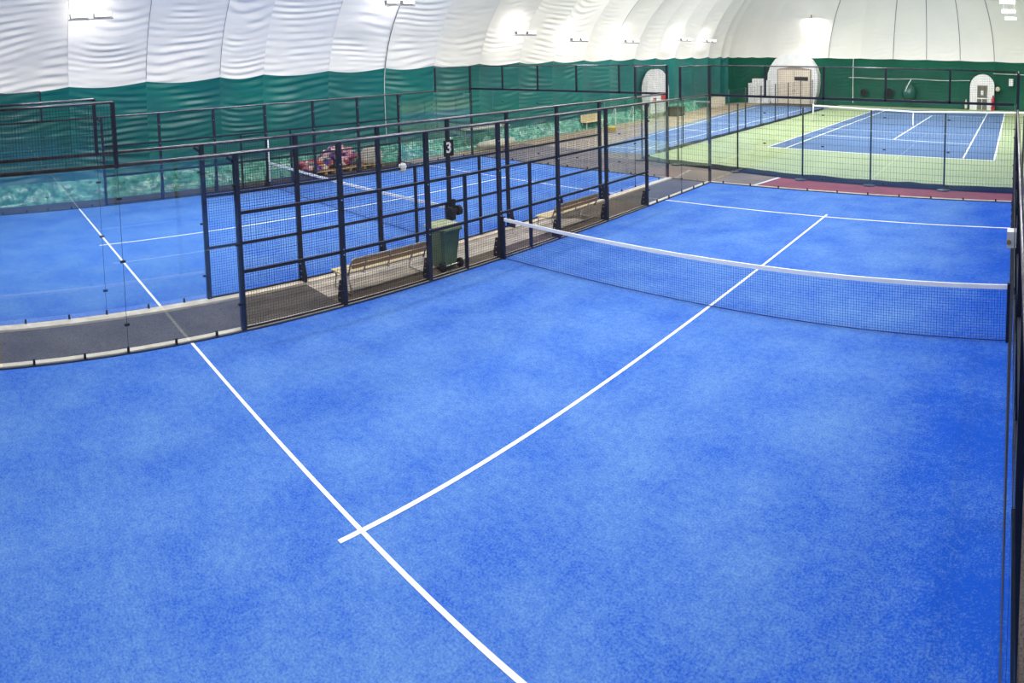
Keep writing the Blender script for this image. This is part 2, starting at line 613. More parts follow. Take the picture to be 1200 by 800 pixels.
for nm, a, b in (('side_line', (-8.2, 25.5), (-10.9, 50)), ('side_line', (-6.3, 24.6), (-6.6, 50)), ('base_line', (-8.2, 25.5), (-5.3, 26.0)),
                 ('service_line', (-9.1, 33.5), (-6.4, 33.2))):
    strip(a, b, .08, -0.002, .004).build(nm, M['line'], tn)

# ------------------------------------------------------------------ the air dome
SEAMS_L = [-13.6, -10.9, -8.2, -5.4, -2.6, 0.3, 3.24, 6.13, 9.05, 10.9, 13.87, 16.69, 19.5, 22.44, 25.4, 28.3, 31.2, 34.1, 37.0, 39.9, 42.8, 45.7, 48.6, 51.0, 52.6]
XL, XR, YN, YF = -13.75, 22.0, -14.0, 55.2
RC = 2.6


def wall_x(y):
    return XL - 0.9 * max(0, min(1, (y - 22) / 25.0))


def axis_pt(p):
    return Vector((4.1, min(max(p[1], 2.0), 37.0), 0))


def off_of(z):
    """how far the wall has leaned in at height z"""
    if z < 1.6:
        return 0.16 * (1 - z / 1.6) ** 1.5
    if z < 3.0:
        return 0.0
    q = min(1.0, (z - 3.0) / 9.6)
    return 17.8 * (1 - math.sqrt(max(0, 1 - q * q)))


def dome(p, z, out=0.0):
    a = axis_pt(p)
    d = Vector((a.x - p[0], a.y - p[1], 0))
    ln = d.length
    n = d / ln
    o = off_of(z) * ln / 17.8
    return Vector((p[0], p[1], 0)) + n * (o - out) + Vector((0, 0, z))


def wrinkle(s, z, t, seed, amp=1.0):
    """cloth folds of one panel, t runs 0..1 across it"""
    sag = (t - .5) ** 2 * 4
    n1 = noise.noise((s * .30, z * .45, seed))
    n2 = noise.noise((s * .8 + 7, z * 1.3, seed * 3.1))
    n3 = noise.noise((s * 1.6, z * 5.0, seed * 1.9))
    ph = z * 3.7 - sag * .75 + n1 * 2.2 + t * (.9 if seed % 2 else -.6)
    env = max(0.12, min(1, (n2 + .30) * 1.7))
    f = (ph % 1.0)
    f = (f / .7 if f < .7 else (1 - f) / .3)                 # lopsided folds: long slope, short drop
    f = f * f * (3 - 2 * f) - .5
    return amp * 1.35 * (0.040 * f * env + 0.014 * n2 + .012 * n3) * (0.30 + 0.70 * math.sin(PI * min(1, max(0, t))) ** .5)


def strip_panel(p0, p1, zs, nt, seed, amp=1.0, bulge=0.17, sag=0.0):
    rows = []
    k = len(zs)
    for j, z in enumerate(zs):
        r = []
        for i in range(nt + 1):
            t = i / nt
            x = p0[0] + (p1[0] - p0[0]) * t
            y = p0[1] + (p1[1] - p0[1]) * t
            b = bulge * math.sin(PI * t) * min(1, z / .8)
            zz = z - sag * math.sin(PI * t) * math.exp(-((z - 4.06) / .5) ** 2)
            o = b + wrinkle(x + y, zz, t, seed, amp)
            r.append(dome((x, y), zz, o))
        rows.append(r)
    return MB().grid(rows)


def frange(a, b, n):
    return [a + (b - a) * i / n for i in range(n + 1)]


ZG = 4.06
ZT = 8.8
wl = structure('wall_left')
for i in range(len(SEAMS_L) - 1):
    a, b = SEAMS_L[i], SEAMS_L[i + 1]
    p0, p1 = (wall_x(a), a), (wall_x(b), b)
    near = -3 < a < 30
    ng, nw, nt = (130, 150, 16) if near else ((64, 70, 10) if a >= 30 else (8, 8, 4))
    am = 1.0 if near else .9
    strip_panel(p0, p1, frange(0, ZG, ng), nt, i + 1, am, sag=.12, bulge=.21).build('green_panel', M['membrane_green'], wl, True)
    strip_panel(p0, p1, frange(ZG, ZT, nw), nt, i + 1, am, sag=.12, bulge=.21).build('white_panel', M['membrane_white'], wl, True)
# seam cables that show as dark and pale lines
for yy in (16.69,):
    c = MB().path([dome((wall_x(yy), yy), z, -.05) for z in frange(0.3, ZG, 8)], .012, 6)
    c.build('seam_cable', M['cable'], wl)
    c = MB().path([dome((wall_x(yy), yy), z, -.05) for z in frange(ZG, ZT, 10)], .018, 6)
    c.build('seam_cable', M['cable_dark'], wl)
for yy in (3.24, 6.13, 9.05, 13.87, 19.5, 22.44, 34.1):
    MB().path([dome((wall_x(yy), yy), z, -.008) for z in frange(ZG + .1, ZT, 10)], .007, 6).build('seam', M['cable_dark'] if yy in (6.13, 9.05, 34.1) else M['membrane_white'], wl)

# far wall with its rounded corners
we = structure('wall_back')
fp = []
x0 = wall_x(YF - RC)
for k in range(7):
    t = PI - (PI / 2) * k / 6
    fp.append((x0 + RC + RC * math.cos(t), YF - RC + RC * math.sin(t)))
xs = frange(x0 + RC, XR - RC, 11)
fp += [(x, YF) for x in xs[1:]]
for k in range(1, 5):
    t = PI / 2 - (PI / 2) * k / 4
    fp.append((XR - RC + RC * math.cos(t), YF - RC + RC * math.sin(t)))
for i in range(len(fp) - 1):
    if i < 6 and i % 2:
        continue
    p0 = fp[i]
    p1 = fp[i + 2] if i < 6 else fp[i + 1]
    vis = fp[i][0] < 12
    strip_panel(p0, p1, frange(0, ZG - .05, 40 if vis else 10), 12, i + 50, .9, bulge=.12, sag=.05).build('green_panel', M['membrane_end'], we, True)
    strip_panel(p0, p1, frange(ZG - .05, ZT + 1.2, 48 if vis else 10), 12, i + 50, .8, bulge=.12, sag=.05).build('white_panel', M['membrane_white'], we, True)
for i in (8, 10, 11, 12, 13):
    MB().path([dome(fp[i], z, -.03) for z in frange(ZG, ZT + 1.2, 10)], .02, 5).build('seam', M['cable_dark'], we)
# side wall on the right and the wall behind the camera, both out of the picture
wr = structure('wall_right')
ys = frange(YN, YF - RC, 12)
for i in range(12):
    p0, p1 = (XR, ys[i + 1]), (XR, ys[i])
    strip_panel(p0, p1, frange(0, ZG, 6), 4, 90 + i).build('green_panel', M['membrane_green'], wr, True)
    strip_panel(p0, p1, frange(ZG, ZT, 6), 4, 90 + i).build('white_panel', M['membrane_white'], wr, True)
wf = structure('wall_front')
xs = frange(XR, XL, 6)
for i in range(6):
    p0, p1 = (xs[i], YN), (xs[i + 1], YN)
    strip_panel(p0, p1, frange(0, ZG, 6), 4, 120 + i).build('green_panel', M['membrane_green'], wf, True)
    strip_panel(p0, p1, frange(ZG, ZT, 6), 4, 120 + i).build('white_panel', M['membrane_white'], wf, True)
# crown of the dome
ring = [(wall_x(y), y) for y in SEAMS_L] + fp[1:] + [(XR, y) for y in reversed(ys[:-1])] + [(x, YN) for x in xs[1:]]
qs = frange((ZT - .05 - 3.0) / 9.6, 1.0, 14)
rows = [[dome(p, 3.0 + 9.6 * q) for p in ring] for q in qs]
rows = [r + [r[0]] for r in rows]
struct(MB().grid(rows), 'ceiling', M['membrane_ceiling'], True)

# crumpled plastic skirt along the foot of the left wall
sk = []
for j in range(19):
    f = j / 18
    r = []
    for i in range(640):
        y = -4 + 50 * i / 639
        base = wall_x(y)
        wdt = .55 + .12 * noise.noise((y * .5, 0, 3))
        x = base + .06 + wdt * f
        z = 0.62 * (1 - f) ** 1.1 + .0
        n1 = noise.noise((x * 2.6, y * 1.3, 1.0))
        n2 = noise.noise((x * 6.0, y * 4.5, 2.0))
        z += (.16 * n1 + .13 * abs(n2)) * math.sin(PI * min(1, f * .95 + .05)) + .03
        if f > .97:
            z = -.03
        r.append((x, y, max(-.03, z)))
    sk.append(r)
tag(MB().grid(sk).build('plastic_skirt', M['skirt'], None, True), 'crumpled green plastic sheeting along the foot of the left dome wall', 'sheeting')


# ------------------------------------------------------------------ padel court enclosures
def wire_panel(o, u, L, z0, z1, sp=0.05, r=0.0026, spv=None):
    """welded mesh in the vertical plane through o along unit vector u"""
    mb = MB()
    spv = spv or sp
    n = (-u[1], u[0], 0)
    k = max(1, round(L / sp))
    for i in range(k + 1):
        t = L * i / k
        x, y = o[0] + u[0] * t, o[1] + u[1] * t
        mb.wire((x, y, z0), (x, y, z1), r, u, n)
    k = max(1, round((z1 - z0) / spv))
    for i in range(k + 1):
        z = z0 + (z1 - z0) * i / k
        mb.wire((o[0], o[1], z), (o[0] + u[0] * L, o[1] + u[1] * L, z), r, (0, 0, 1), n)
    return mb


def pane(o, u, t0, t1, z0, z1, th=.012):
    mb = MB()
    n = Vector((-u[1], u[0], 0)) * th / 2
    a = Vector((o[0] + u[0] * t0, o[1] + u[1] * t0, 0))
    b = Vector((o[0] + u[0] * t1, o[1] + u[1] * t1, 0))
    p = [a - n, b - n, b + n, a + n]
    vs = [(q.x, q.y, z0) for q in p] + [(q.x, q.y, z1) for q in p]
    return mb.add(vs, [(0, 3, 2, 1), (4, 5, 6, 7), (0, 1, 5, 4), (1, 2, 6, 5), (2, 3, 7, 6), (3, 0, 4, 7)])


def clamp_mb(c, u, n):
    """small black two-sided glass clamp with a bolt plate"""
    mb = MB()
    c = Vector(c)
    u = Vector((u[0], u[1], 0))
    n = Vector((n[0], n[1], 0))
    mb.bar(c - u * .042 + n * .012, c + u * .042 + n * .012, .014, .034)
    mb.bar(c - u * .042 - n * .012, c + u * .042 - n * .012, .014, .034)
    mb.bar(c - n * .022, c + n * .022, .02, .02)
    return mb


def foot_clamp_mb(c, u, n):
    mb = MB()
    c = Vector(c)
    u = Vector((u[0], u[1], 0))
    n = Vector((n[0], n[1], 0))
    mb.bar(c - u * .016 + n * .012, c + u * .016 + n * .012, .01, .05)
    mb.bar(c - u * .02 - n * .012, c + u * .02 - n * .012, .01, .07)
    mb.bar(c - n * .03 + Vector((0, 0, -.04)), c + n * .03 + Vector((0, 0, -.04)), .04, .012)
    return mb


def post_mb(x, y, z0, z1, w=.08, d=.08):
    return MB().box((x - w / 2, y - d / 2, z0), (x + w / 2, y + d / 2, z1))


def side_fence(label, xf, outward, ys_=(0, 20), wired=True, nearglass=True, group=None, xfun=None, upper_near=True):
    """long side of a court: glass at both ends, mesh between, 3 m high with 4 m ends. outward = +-1 along x"""
    X = xfun or (lambda y: xf)
    root = thing('side_fence', label, 'fence', (X(10), 10, 0), group)
    po = (.035 if xfun is None else .075) * outward                                   # posts stand just outside the playing face

    def seg(y0, y1):
        a = Vector((X(y0), y0, 0))
        b = Vector((X(y1), y1, 0))
        d = b - a
        L = d.length
        d.normalize()
        return a, (d.x, d.y, 0), L
    # posts
    for y in (4, 6, 8, 10, 12, 14, 16):
        p = post_mb(X(y) + po, y, 0.0, 2.99, .07 if xfun is None else .05, .085)
        p.build('post', M['steel'], root)
        g = MB()
        xo = X(y) + po + .035 * outward
        g.extrude([(0, 0), (.16, 0), (.16, .1), (.09, .42), (0, .42)] if outward > 0 else [(0, 0), (0, .42), (-.09, .42), (-.16, .1), (-.16, 0)],
                  (xo, y + .03, 0.03), (1, 0, 0), (0, 0, 1), .06)
        if xfun is None and y != 4:
            gp = g.build('foot_plate', M['steel'], root)
            bt = MB()
            for zz in (.1, .22, .36):
                bt.tube((xo + .06 * outward * (1 if zz < .3 else .6), y - .04, zz + .03), (xo + .06 * outward * (1 if zz < .3 else .6), y - .055, zz + .03), .016, 6)
            bt.build('bolt', M['bolt'], gp, kind='stuff')
            b2 = MB()
            for zz in (.95, 1.05, 1.95, 2.6):
                xi = X(y) + po - .036 * outward
                b2.tube((xi, y, zz), (xi - .012 * outward, y, zz), .014, 6)
            b2.build('bolt', M['bolt'], root, kind='stuff')
    for y in (20,):
        post_mb(X(y) + po, y + (.04 if y else -.04), 0, 4.0, .08, .08).build('corner_post', M['steel'], root)
    # half-height door posts on either side of the net
    for y in (9, 11):
        post_mb(X(y) + po, y, 0.0, 2.0, .055, .06).build('door_post', M['steel'], root)
    for y in ((2, 18) if xfun is None else (18,)):
        post_mb(X(y) + po, y, 2.96, 4.0, .06, .06).build('upper_post', M['steel'], root)
    # rails
    for y0, y1, z, h in (((0, 20, 3.0, .05), (0, 2, 4.0, .035), (18, 20, 4.0, .035)) if xfun is None else ((2, 20, 3.0, .05), (18, 20, 4.0, .035))):
        MB().tube((X(y0) + po, y0, z), (X(y1) + po, y1, z), h * .62, 10).build('top_rail', M['rail'], root, True)
    for z in (1.0, 2.0):
        for y0, y1 in ((4, 8), (8, 12), (12, 16)):
            MB().bar((X(y0) + po, y0, z), (X(y1) + po, y1, z), .04, .055).build('mid_rail', M['steel'], root)
    # base rail below the mesh
    MB().bar((X(4) + po, 4, .045), (X(16) + po, 16, .045), .03, .03).build('base_rail', M['steel'], root)
    # corner braces at the glass posts
    for y in (4, 16):
        s_ = 1 if y == 4 else -1
        MB().bar((X(y) + po, y - .16 * s_, 2.96), (X(y) + po, y, 2.84), .03, .05).build('brace', M['steel'], root)
    # mesh
    if wired:
        for y0 in (4, 6, 8, 10, 12, 14):
            o, u, L = seg(y0, y0 + 2)
            wire_panel(o, u, L, .05, 3.0).build('mesh_panel', M['wire'], root, kind='stuff')
        for y0 in ((0, 18) if xfun is None else (18,)):
            o, u, L = seg(y0, y0 + 2)
            wire_panel(o, u, L, 3.03, 3.98).build('mesh_panel', M['wire'], root, kind='stuff')
    # glass
    for y0 in (0, 2, 16, 18):
        o, u, L = seg(y0, y0 + 2)
        pane(o, u, .006, L - .006, .04, 2.96).build('glass_pane', M['glass'], root)
    for y in (2, 18):
        MB().box((X(y) - .0065, y - .0025, .04), (X(y) + .0065, y + .0025, 2.96)).build('glass_joint', M['clamp'], root)
    n = (1, 0, 0)
    for y in ((2, 18, 3.95, 16.05) if xfun is None else (18, 16.05)):
        for z in (.47, 1.48, 2.48):
            clamp_mb((X(y), y, z), (0, 1, 0), n).build('glass_clamp', M['clamp'], root)
    for y in (() if xfun else (.5, 1.3, 2, 2.8, 3.5)) + (16.5, 17.2, 18, 18.8, 19.5):
        foot_clamp_mb((X(y), y, .07), (0, 1, 0), n).build('foot_clamp', M['clamp'], root)
    return root


def end_wall(label, x0, x1, y, group=None):
    root = thing('end_wall', label, 'fence', ((x0 + x1) / 2, y, 0), group)
    po = .035
    for i in range(1, 5):
        x = x0 + 2 * i
        post_mb(x, y + po, 2.97, 4.0, .06, .06).build('upper_post', M['steel'], root)
    MB().bar((x0 + .04, y + po, 3.0), (x1 - .04, y + po, 3.0), .06, .08).build('mid_rail', M['steel'], root)
    MB().tube((x0, y + po, 4.0), (x1, y + po, 4.0), .022, 8).build('top_rail', M['rail'], root, True)
    for i in range(5):
        wire_panel((x0 + 2 * i, y, 0), (1, 0, 0), 2, 3.04, 3.98).build('mesh_panel', M['wire'], root, kind='stuff')
        pane((x0 + 2 * i, y, 0), (1, 0, 0), .006, 1.994, .04, 2.95).build('glass_pane', M['glass'], root)
        if i:
            for z in (.42, 1.47, 2.47):
                clamp_mb((x0 + 2 * i, y, z), (1, 0, 0), (0, 1, 0)).build('glass_clamp', M['clamp'], root)
        for f in (.5, 1.5):
            foot_clamp_mb((x0 + 2 * i + f, y, .06), (1, 0, 0), (0, 1, 0)).build('foot_clamp', M['clamp'], root)
    return root


side_fence('black mesh and glass side fence of the front blue court, running behind the net end', 0.0, -1)
side_fence('side fence seen edge-on along the right edge of the front blue court', 10.0, 1, xfun=lambda y: RX0 - RXK * y)
end_wall('glass end wall with mesh top behind the front court, before the red strip', 0, 10, 20)
side_fence('black mesh side fence of the rear blue court, standing behind the benches and bin', -1.75, 1)
side_fence('farthest side fence of the rear blue court, nearest to the green dome wall', -11.75, -1)
end_wall('glass end wall with mesh top at the far end of the rear blue court', -11.75, -1.75, 20)


# ------------------------------------------------------------------ nets
def padel_net(label, x0, x1, y, sag=True, group=None):
    root = thing('padel_net', label, 'net', ((x0 + x1) / 2, y, 0), group)

    def top(x):
        f = (x - x0) / (x1 - x0) * 2 - 1
        return .88 + .04 * f * f
    n = 20
    bd = MB()
    rows = []
    for side in (-1, 1):
        rows.append([(x0 + (x1 - x0) * i / n, y + side * .012, top(x0 + (x1 - x0) * i / n)) for i in range(n + 1)])
    lo = [(p[0], p[1] - 0, p[2] - .07) for p in rows[0]]
    lo2 = [(p[0], p[1], p[2] - .07) for p in rows[1]]
    bd.grid([lo, rows[0], rows[1], lo2, lo])
    bd.build('top_band', M['band'], root)
    mb = MB()
    k = round((x1 - x0) / .045)
    r = .0021
    for i in range(k + 1):
        x = x0 + (x1 - x0) * i / k
        mb.wire((x, y, .03), (x, y, top(x) - .05), r, (1, 0, 0), (0, 1, 0))
    for j in range(19):
        f = j / 18
        for i in range(n):
            xa, xb = x0 + (x1 - x0) * i / n, x0 + (x1 - x0) * (i + 1) / n
            mb.wire((xa, y, .03 + (top(xa) - .1) * f), (xb, y, .03 + (top(xb) - .1) * f), r, (0, 1, 0), (0, 0, 1))
    mb.build('net_mesh', M['net'], root, kind='stuff')
    MB().tube((x0, y, .03), (x1, y, .03), .008, 6).build('bottom_cord', M['net'], root)
    for x in (x0 + .03, x1 - .03 if x1 < 0 else x1 - .01):
        post_mb(x, y, 0, .95, .05, .06).build('net_post', M['steel'], root)
    return root


padel_net('white topped net across the front blue court', 0.04, 10.07, 10)
n2 = padel_net('white topped net across the rear blue court behind the fences', -11.7, -1.8, 10)
MB().box((-11.65, 9.98, .2), (-11.615, 10.02, 1.75)).build('white_strap', M['band'], n2, label='tall white post at the dome end')
# black net winder on the rear court's net post
wd = thing('net_winder', 'black net winding gear on the post above the green bin', 'winder', (-1.62, 10.02, .72))
MB().box((-1.66, 9.97, .6), (-1.58, 10.07, 1.1)).build('winder_body', M['rubber'], wd)
MB().lathe([(.05, -.18), (.12, -.17), (.12, -.09), (.06, -.08), (.06, .08), (.12, .09), (.12, .17), (.05, .18)], (-1.57, 10.02, .82), 12, (0, 1, 0)).build('winder_drum', M['rubber'], wd)
MB().path([(-1.55, 10.2, .82), (-1.5, 10.28, .86), (-1.5, 10.28, 1.02)], .016, 6).build('crank_handle', M['tube'], wd)

# numbered plate on the rear court's fence
sg = thing('number_plate', 'small black plate with a white 3 on the rear court fence', 'sign', (-1.68, 10.0, 2.12))
MB().box((-1.678, 9.84, 2.12), (-1.665, 10.14, 2.50)).build('plate', M['sign_black'], sg)
cu = bpy.data.curves.new('digit', 'FONT')
cu.body = '3'
cu.size = .34
cu.align_x = 'CENTER'
cu.align_y = 'CENTER'
cu.extrude = .004
cu.offset = .008
tmp = bpy.data.objects.new('digit_tmp', cu)
COL.objects.link(tmp)
bpy.context.view_layer.update()
me = bpy.data.meshes.new_from_object(tmp.evaluated_get(bpy.context.evaluated_depsgraph_get()))
bpy.data.objects.remove(tmp)
me.materials.clear()
me.materials.append(M['white'])
dg = bpy.data.objects.new('digit', me)
COL.objects.link(dg)
dg.parent = sg
dg.rotation_euler = (PI / 2, 0, PI / 2)
dg.location = (.018, -.01, .19)
dg['label'] = 'white digit 3'

# white cloth on the rear court's low door post
cl = MB()
cl.lathe([(.04, -.14), (.07, -.1), (.095, 0), (.07, .05), (.02, .07)], (-1.72, 8.66, 2.05), 10)
tag(cl.build('cloth', M['white'], None, True), 'white cloth hung over a low post of the rear court fence', 'cloth')


# ------------------------------------------------------------------ benches and bin
def bench(label, y0, y1, xb):
    """tube-framed bench; the back stands towards the front court at x = xb, the seat reaches away from it"""
    root = thing('bench', label, 'bench', (xb - .25, (y0 + y1) / 2, 0), 'benches between the two blue courts')
    ym = (y0 + y1) / 2
    # back frame: one bent tube, the back reclined a little towards the front court
    r = .1
    pts = [(xb - .05, y0, .36)]
    for k in range(5):
        t = PI - PI / 2 * k / 4
        pts.append((xb + .06 + .02 * math.sin(t), y0 + r + r * math.cos(t), .60 + r * math.sin(t)))
    for k in range(5):
        t = PI / 2 - PI / 2 * k / 4
        pts.append((xb + .06 + .02 * math.sin(t), y1 - r + r * math.cos(t), .60 + r * math.sin(t)))
    pts.append((xb - .05, y1, .36))
    MB().path(pts, .018, 8).build('back_frame', M['tube'], root, True)
    for z in (.535, .635):
        MB().bar((xb + .03 + (z - .5) * .25, y0 + .03, z), (xb + .03 + (z - .5) * .25, y1 - .03, z), .02, .085, (.25, 0, 1)).build('back_slat', M['wood'], root)
    for i in range(4):
        x = xb - .1 - i * .115
        MB().box((x - .05, y0 - .12, .375), (x + .05, y1 + .02, .40)).build('seat_slat', M['wood_pale'], root)
    for y in (y0 + .35, ym, y1 - .35):
        MB().bar((xb - .03, y, .38), (xb + .10, y, .69), .03, .012, (1, 0, 0)).build('back_strut', M['tube'], root)
        MB().bar((xb - .5, y, .36), (xb + .0, y, .36), .03, .02).build('seat_bearer', M['tube'], root)
    for y in (y0, y1):
        MB().path([(xb - .05, y, .36), (xb + .0, y, .2), (xb + .1, y, .02), (xb - .55, y, .02), (xb - .48, y, .36)], .018, 8).build('leg', M['tube'], root, True)
    MB().path([(xb - .1, y0, .02), (xb - .1, y1, .02)], .016, 8).build('floor_bar', M['tube'], root, True)
    return root


bench('slatted wooden bench beside the green bin, nearer of the two', 6.38, 8.22, -.46)
bench('slatted wooden bench beyond the net end, farther of the two', 12.3, 14.1, -.46)

bn = thing('wheelie_bin', 'green wheelie bin with pale lit lid beside the nearer bench', 'bin', (-.52, 8.78, 0))
b = MB()
bx, by = -.52, 8.78
prof = [(.04, .21, .20), (.3, .235, .225), (.78, .28, .265), (.86, .30, .285), (.88, .30, .285)]
rows = []
for z, hx, hy in prof:
    c = .05
    rows.append([(bx + hx - c, by - hy, z), (bx + hx, by - hy + c, z), (bx + hx, by + hy - c, z), (bx + hx - c, by + hy, z),
                 (bx - hx + c, by + hy, z), (bx - hx, by + hy - c, z), (bx - hx, by - hy + c, z), (bx - hx + c, by - hy, z), (bx + hx - c, by - hy, z)])
b.grid(rows)
b.add(rows[0][:8], [tuple(range(7, -1, -1))])
b.build('body', M['bin'], bn)
lid = MB()
lr = []
for z, s_ in ((.875, 1.06), (.905, 1.06), (.945, .9), (.965, .55), (.97, .05)):
    lr.append([(bx + (p[0] - bx) * s_, by + (p[1] - by) * s_, z) for p in rows[-1]])
lid.grid(lr)
lid.add(lr[0][:8], [tuple(range(7, -1, -1))])
ld = lid.build('lid', M['bin_lid'], bn)
MB().tube((bx + .33, by - .22, .86), (bx + .33, by + .22, .86), .018, 8).build('handle', M['bin'], bn)
for s_ in (-1, 1):
    MB().box((bx + .27, by + s_ * .22 - .02, .82), (bx + .34, by + s_ * .22 + .02, .88)).build('hinge', M['bin'], bn)
    MB().lathe([(.06, -.03), (.1, -.025), (.1, .025), (.06, .03)], (bx + .24, by + s_ * .24, .1), 14, (0, 1, 0)).build('wheel', M['rubber'], bn, True)
MB().tube((bx + .24, by - .24, .1), (bx + .24, by + .24, .1), .014, 6).build('axle', M['tube'], bn)

# white box on the right-hand fence
wb = thing('wall_box', 'white plastic box on the right fence above the net', 'box', (10.09, 5.7, 2.8))
bb = MB().box((10.06, 5.55, 2.80), (10.14, 5.68, 2.94))
bb.build('housing', M['white'], wb)
MB().lathe([(.02, -.003), (.022, .0), (.02, .004)], (10.075, 5.547, 2.85), 10, (0, -1, 0)).build('socket', M['wood'], wb, label='small brown round opening')


# ------------------------------------------------------------------ tennis fences
def fence_run(label, pts, h, post_px, sp=.1, spv=.2, foot=True, wind=True, r=.0035):
    root = thing('tennis_fence', label, 'fence', (pts[0][0], pts[0][1], 0))
    for a, b in zip(pts[:-1], pts[1:]):
        d = Vector((b[0] - a[0], b[1] - a[1], 0))
        L = d.length
        u = d / L
        wire_panel(a, tuple(u), L, .05, h, sp, r, spv).build('mesh_panel', M['wire_green'], root, kind='stuff')
        if wind:
            nn = Vector((-u.y, u.x, 0))
            mb = MB()
            k = 24
            lo = []
            hi = []
            mid = []
            for i in range(k + 1):
                p = Vector((a[0], a[1], 0)) + d * i / k
                w_ = (.06 if foot else .0) + .04 * noise.noise((p.x * 1.3, p.y * 1.3, 4))
                lo.append(tuple(p - nn * .14 + Vector((0, 0, -.004))))
                mid.append(tuple(p - nn * .10 + Vector((0, 0, w_))))
                hi.append(tuple(p + nn * .08 + Vector((0, 0, w_ + .09))))
            mb.grid([lo, mid, hi])
            mb.build('base_cloth', M['dark'], root, True)
    for x, y in post_px:
        MB().tube((x, y, 0), (x, y, h + .04), .032, 10).build('post', M['post_green'], root, True)
        if foot:
            MB().lathe([(.22, 0), (.22, .03), (.06, .05)], (x, y - .12, -.005), 14).build('post_foot', M['post_green'], root)
    return root


FP = [(-4.68, 23.0), (-2.81, 22.75), (-.03, 22.35), (2.7, 21.85), (5.19, 21.68), (7.72, 21.55), (10.3, 21.5), (13, 21.4)]
fence_run('dark mesh fence along the near edge of the pale green tennis court', FP, 2.5, FP)
MP = [(-5.15, y) for y in (24.9, 27.36, 29.9, 32.5, 34.75, 37.1, 39.5, 41.9, 44.5, 47.2, 50)]
fence_run('mesh fence dividing the two tennis courts, running away from the camera', [MP[0], MP[5], MP[-1]], 2.4, MP, sp=.15, spv=.25, foot=False, wind=True)
bs = thing('score_sign', 'black rectangular sign on a post of the dividing fence', 'sign', (-5.15, 44.5, 2.44))
MB().box((-5.6, 44.42, 2.46), (-4.6, 44.47, 2.73)).build('plate', M['sign_black'], bs)
MB().bar((-5.15, 44.49, 2.44), (-5.15, 44.49, 2.76), .04, .03, (0, 1, 0)).build('bracket', M['post_green'], bs)

# tennis net
tnn = thing('tennis_net', 'white banded tennis net across the pale green court', 'net', (4, 41, 0))
A = Vector((-2.95, 40.6, 0))
B = Vector((11.6, 40.6, 0))


def tz(x):
    f = abs(x - 3.6) / 6.6
    return .93 + .17 * min(1, f)


rw = []
for s_, dz in ((-1, -.09), (-1, 0), (1, 0), (1, -.09)):
    rw.append([(A.x + (B.x - A.x) * i / 20, 40.6 + s_ * .015, tz(A.x + (B.x - A.x) * i / 20) + dz) for i in range(21)])
MB().grid(rw).build('top_band', M['band'], tnn)
mb = MB()
for i in range(146):
    x = A.x + .1 * i
    mb.wire((x, 40.6, .02), (x, 40.6, tz(x) - .08), .002, (1, 0, 0), (0, 1, 0))
for j in range(10):
    z = .05 + .09 * j
    mb.wire((A.x, 40.6, z), (B.x, 40.6, z), .002, (0, 1, 0), (0, 0, 1))
mb.build('net_mesh', M['net_dark'], tnn, kind='stuff')
MB().box((3.53, 40.58, 0), (3.6, 40.62, .93)).build('center_strap', M['band'], tnn)
for x in (A.x, B.x):
    MB().tube((x, 40.6, 0), (x, 40.6, 1.16), .045, 10).build('net_post', M['white'], tnn, True)


# ------------------------------------------------------------------ doors and fittings of the dome
def arch(w, h, n=14, r=None):
    """arched outline, base centred on 0"""
    r = w / 2
    pts = [(-w / 2, 0), (w / 2, 0)]
    for k in range(n + 1):
        t = PI * k / n
        pts.append((r * math.cos(t), h - r + r * math.sin(t)))
    return pts


# large vehicle door in the far wall
d1 = structure('door_1', (-9.3, 54.4, 0))
oval = [(-1.95, 0), (1.95, 0), (2.22, .9), (2.34, 1.8), (2.28, 2.6), (2.05, 3.25), (1.6, 3.85), (.9, 4.28), (0, 4.42),
        (-.9, 4.28), (-1.6, 3.85), (-2.05, 3.25), (-2.28, 2.6), (-2.34, 1.8), (-2.22, .9)]
MB().extrude(oval, (-9.3, 54.3, 0), (1, 0, 0), (0, 0, 1), -.9).build('arch_surround', M['door_white'], d1)
MB().extrude([(-1.55, 0), (1.55, 0), (1.55, 3.0), (.75, 3.12), (0, 3.3), (-.75, 3.12), (-1.55, 3.0)], (-9.1, 54.24, 0), (1, 0, 0), (0, 0, 1), -.06).build('door_frame', M['frame_beige'], d1)
for s_ in (-1, 1):
    MB().box((-9.1 + (.02 if s_ > 0 else -1.44), 54.15, .02), (-9.1 + (1.44 if s_ > 0 else -.02), 54.23, 2.95)).build('door_leaf', M['door_beige'], d1)
    MB().box((-9.1 + s_ * .12 - .03, 54.11, 1.0), (-9.1 + s_ * .12 + .03, 54.15, 1.25)).build('handle', M['tube'], d1)
# stepped white cabinet beside it
cb = thing('cabinet', 'white stepped cabinet left of the big arched door', 'cabinet', (-12.2, 53.9, 0))
MB().box((-12.75, 53.5, 0), (-11.75, 54.3, 2.15)).build('body', M['white'], cb)
MB().box((-13.15, 53.6, .0), (-12.76, 54.2, 1.75)).build('side_unit', M['white'], cb)
MB().box((-11.74, 53.7, .0), (-11.3, 54.2, 2.0)).build('side_unit', M['door_white'], cb)
for x in (-12.48, -12.25, -12.0):
    MB().box((x - .008, 53.49, .1), (x + .008, 53.5, 2.05)).build('panel_joint', M['frame_beige'], cb)

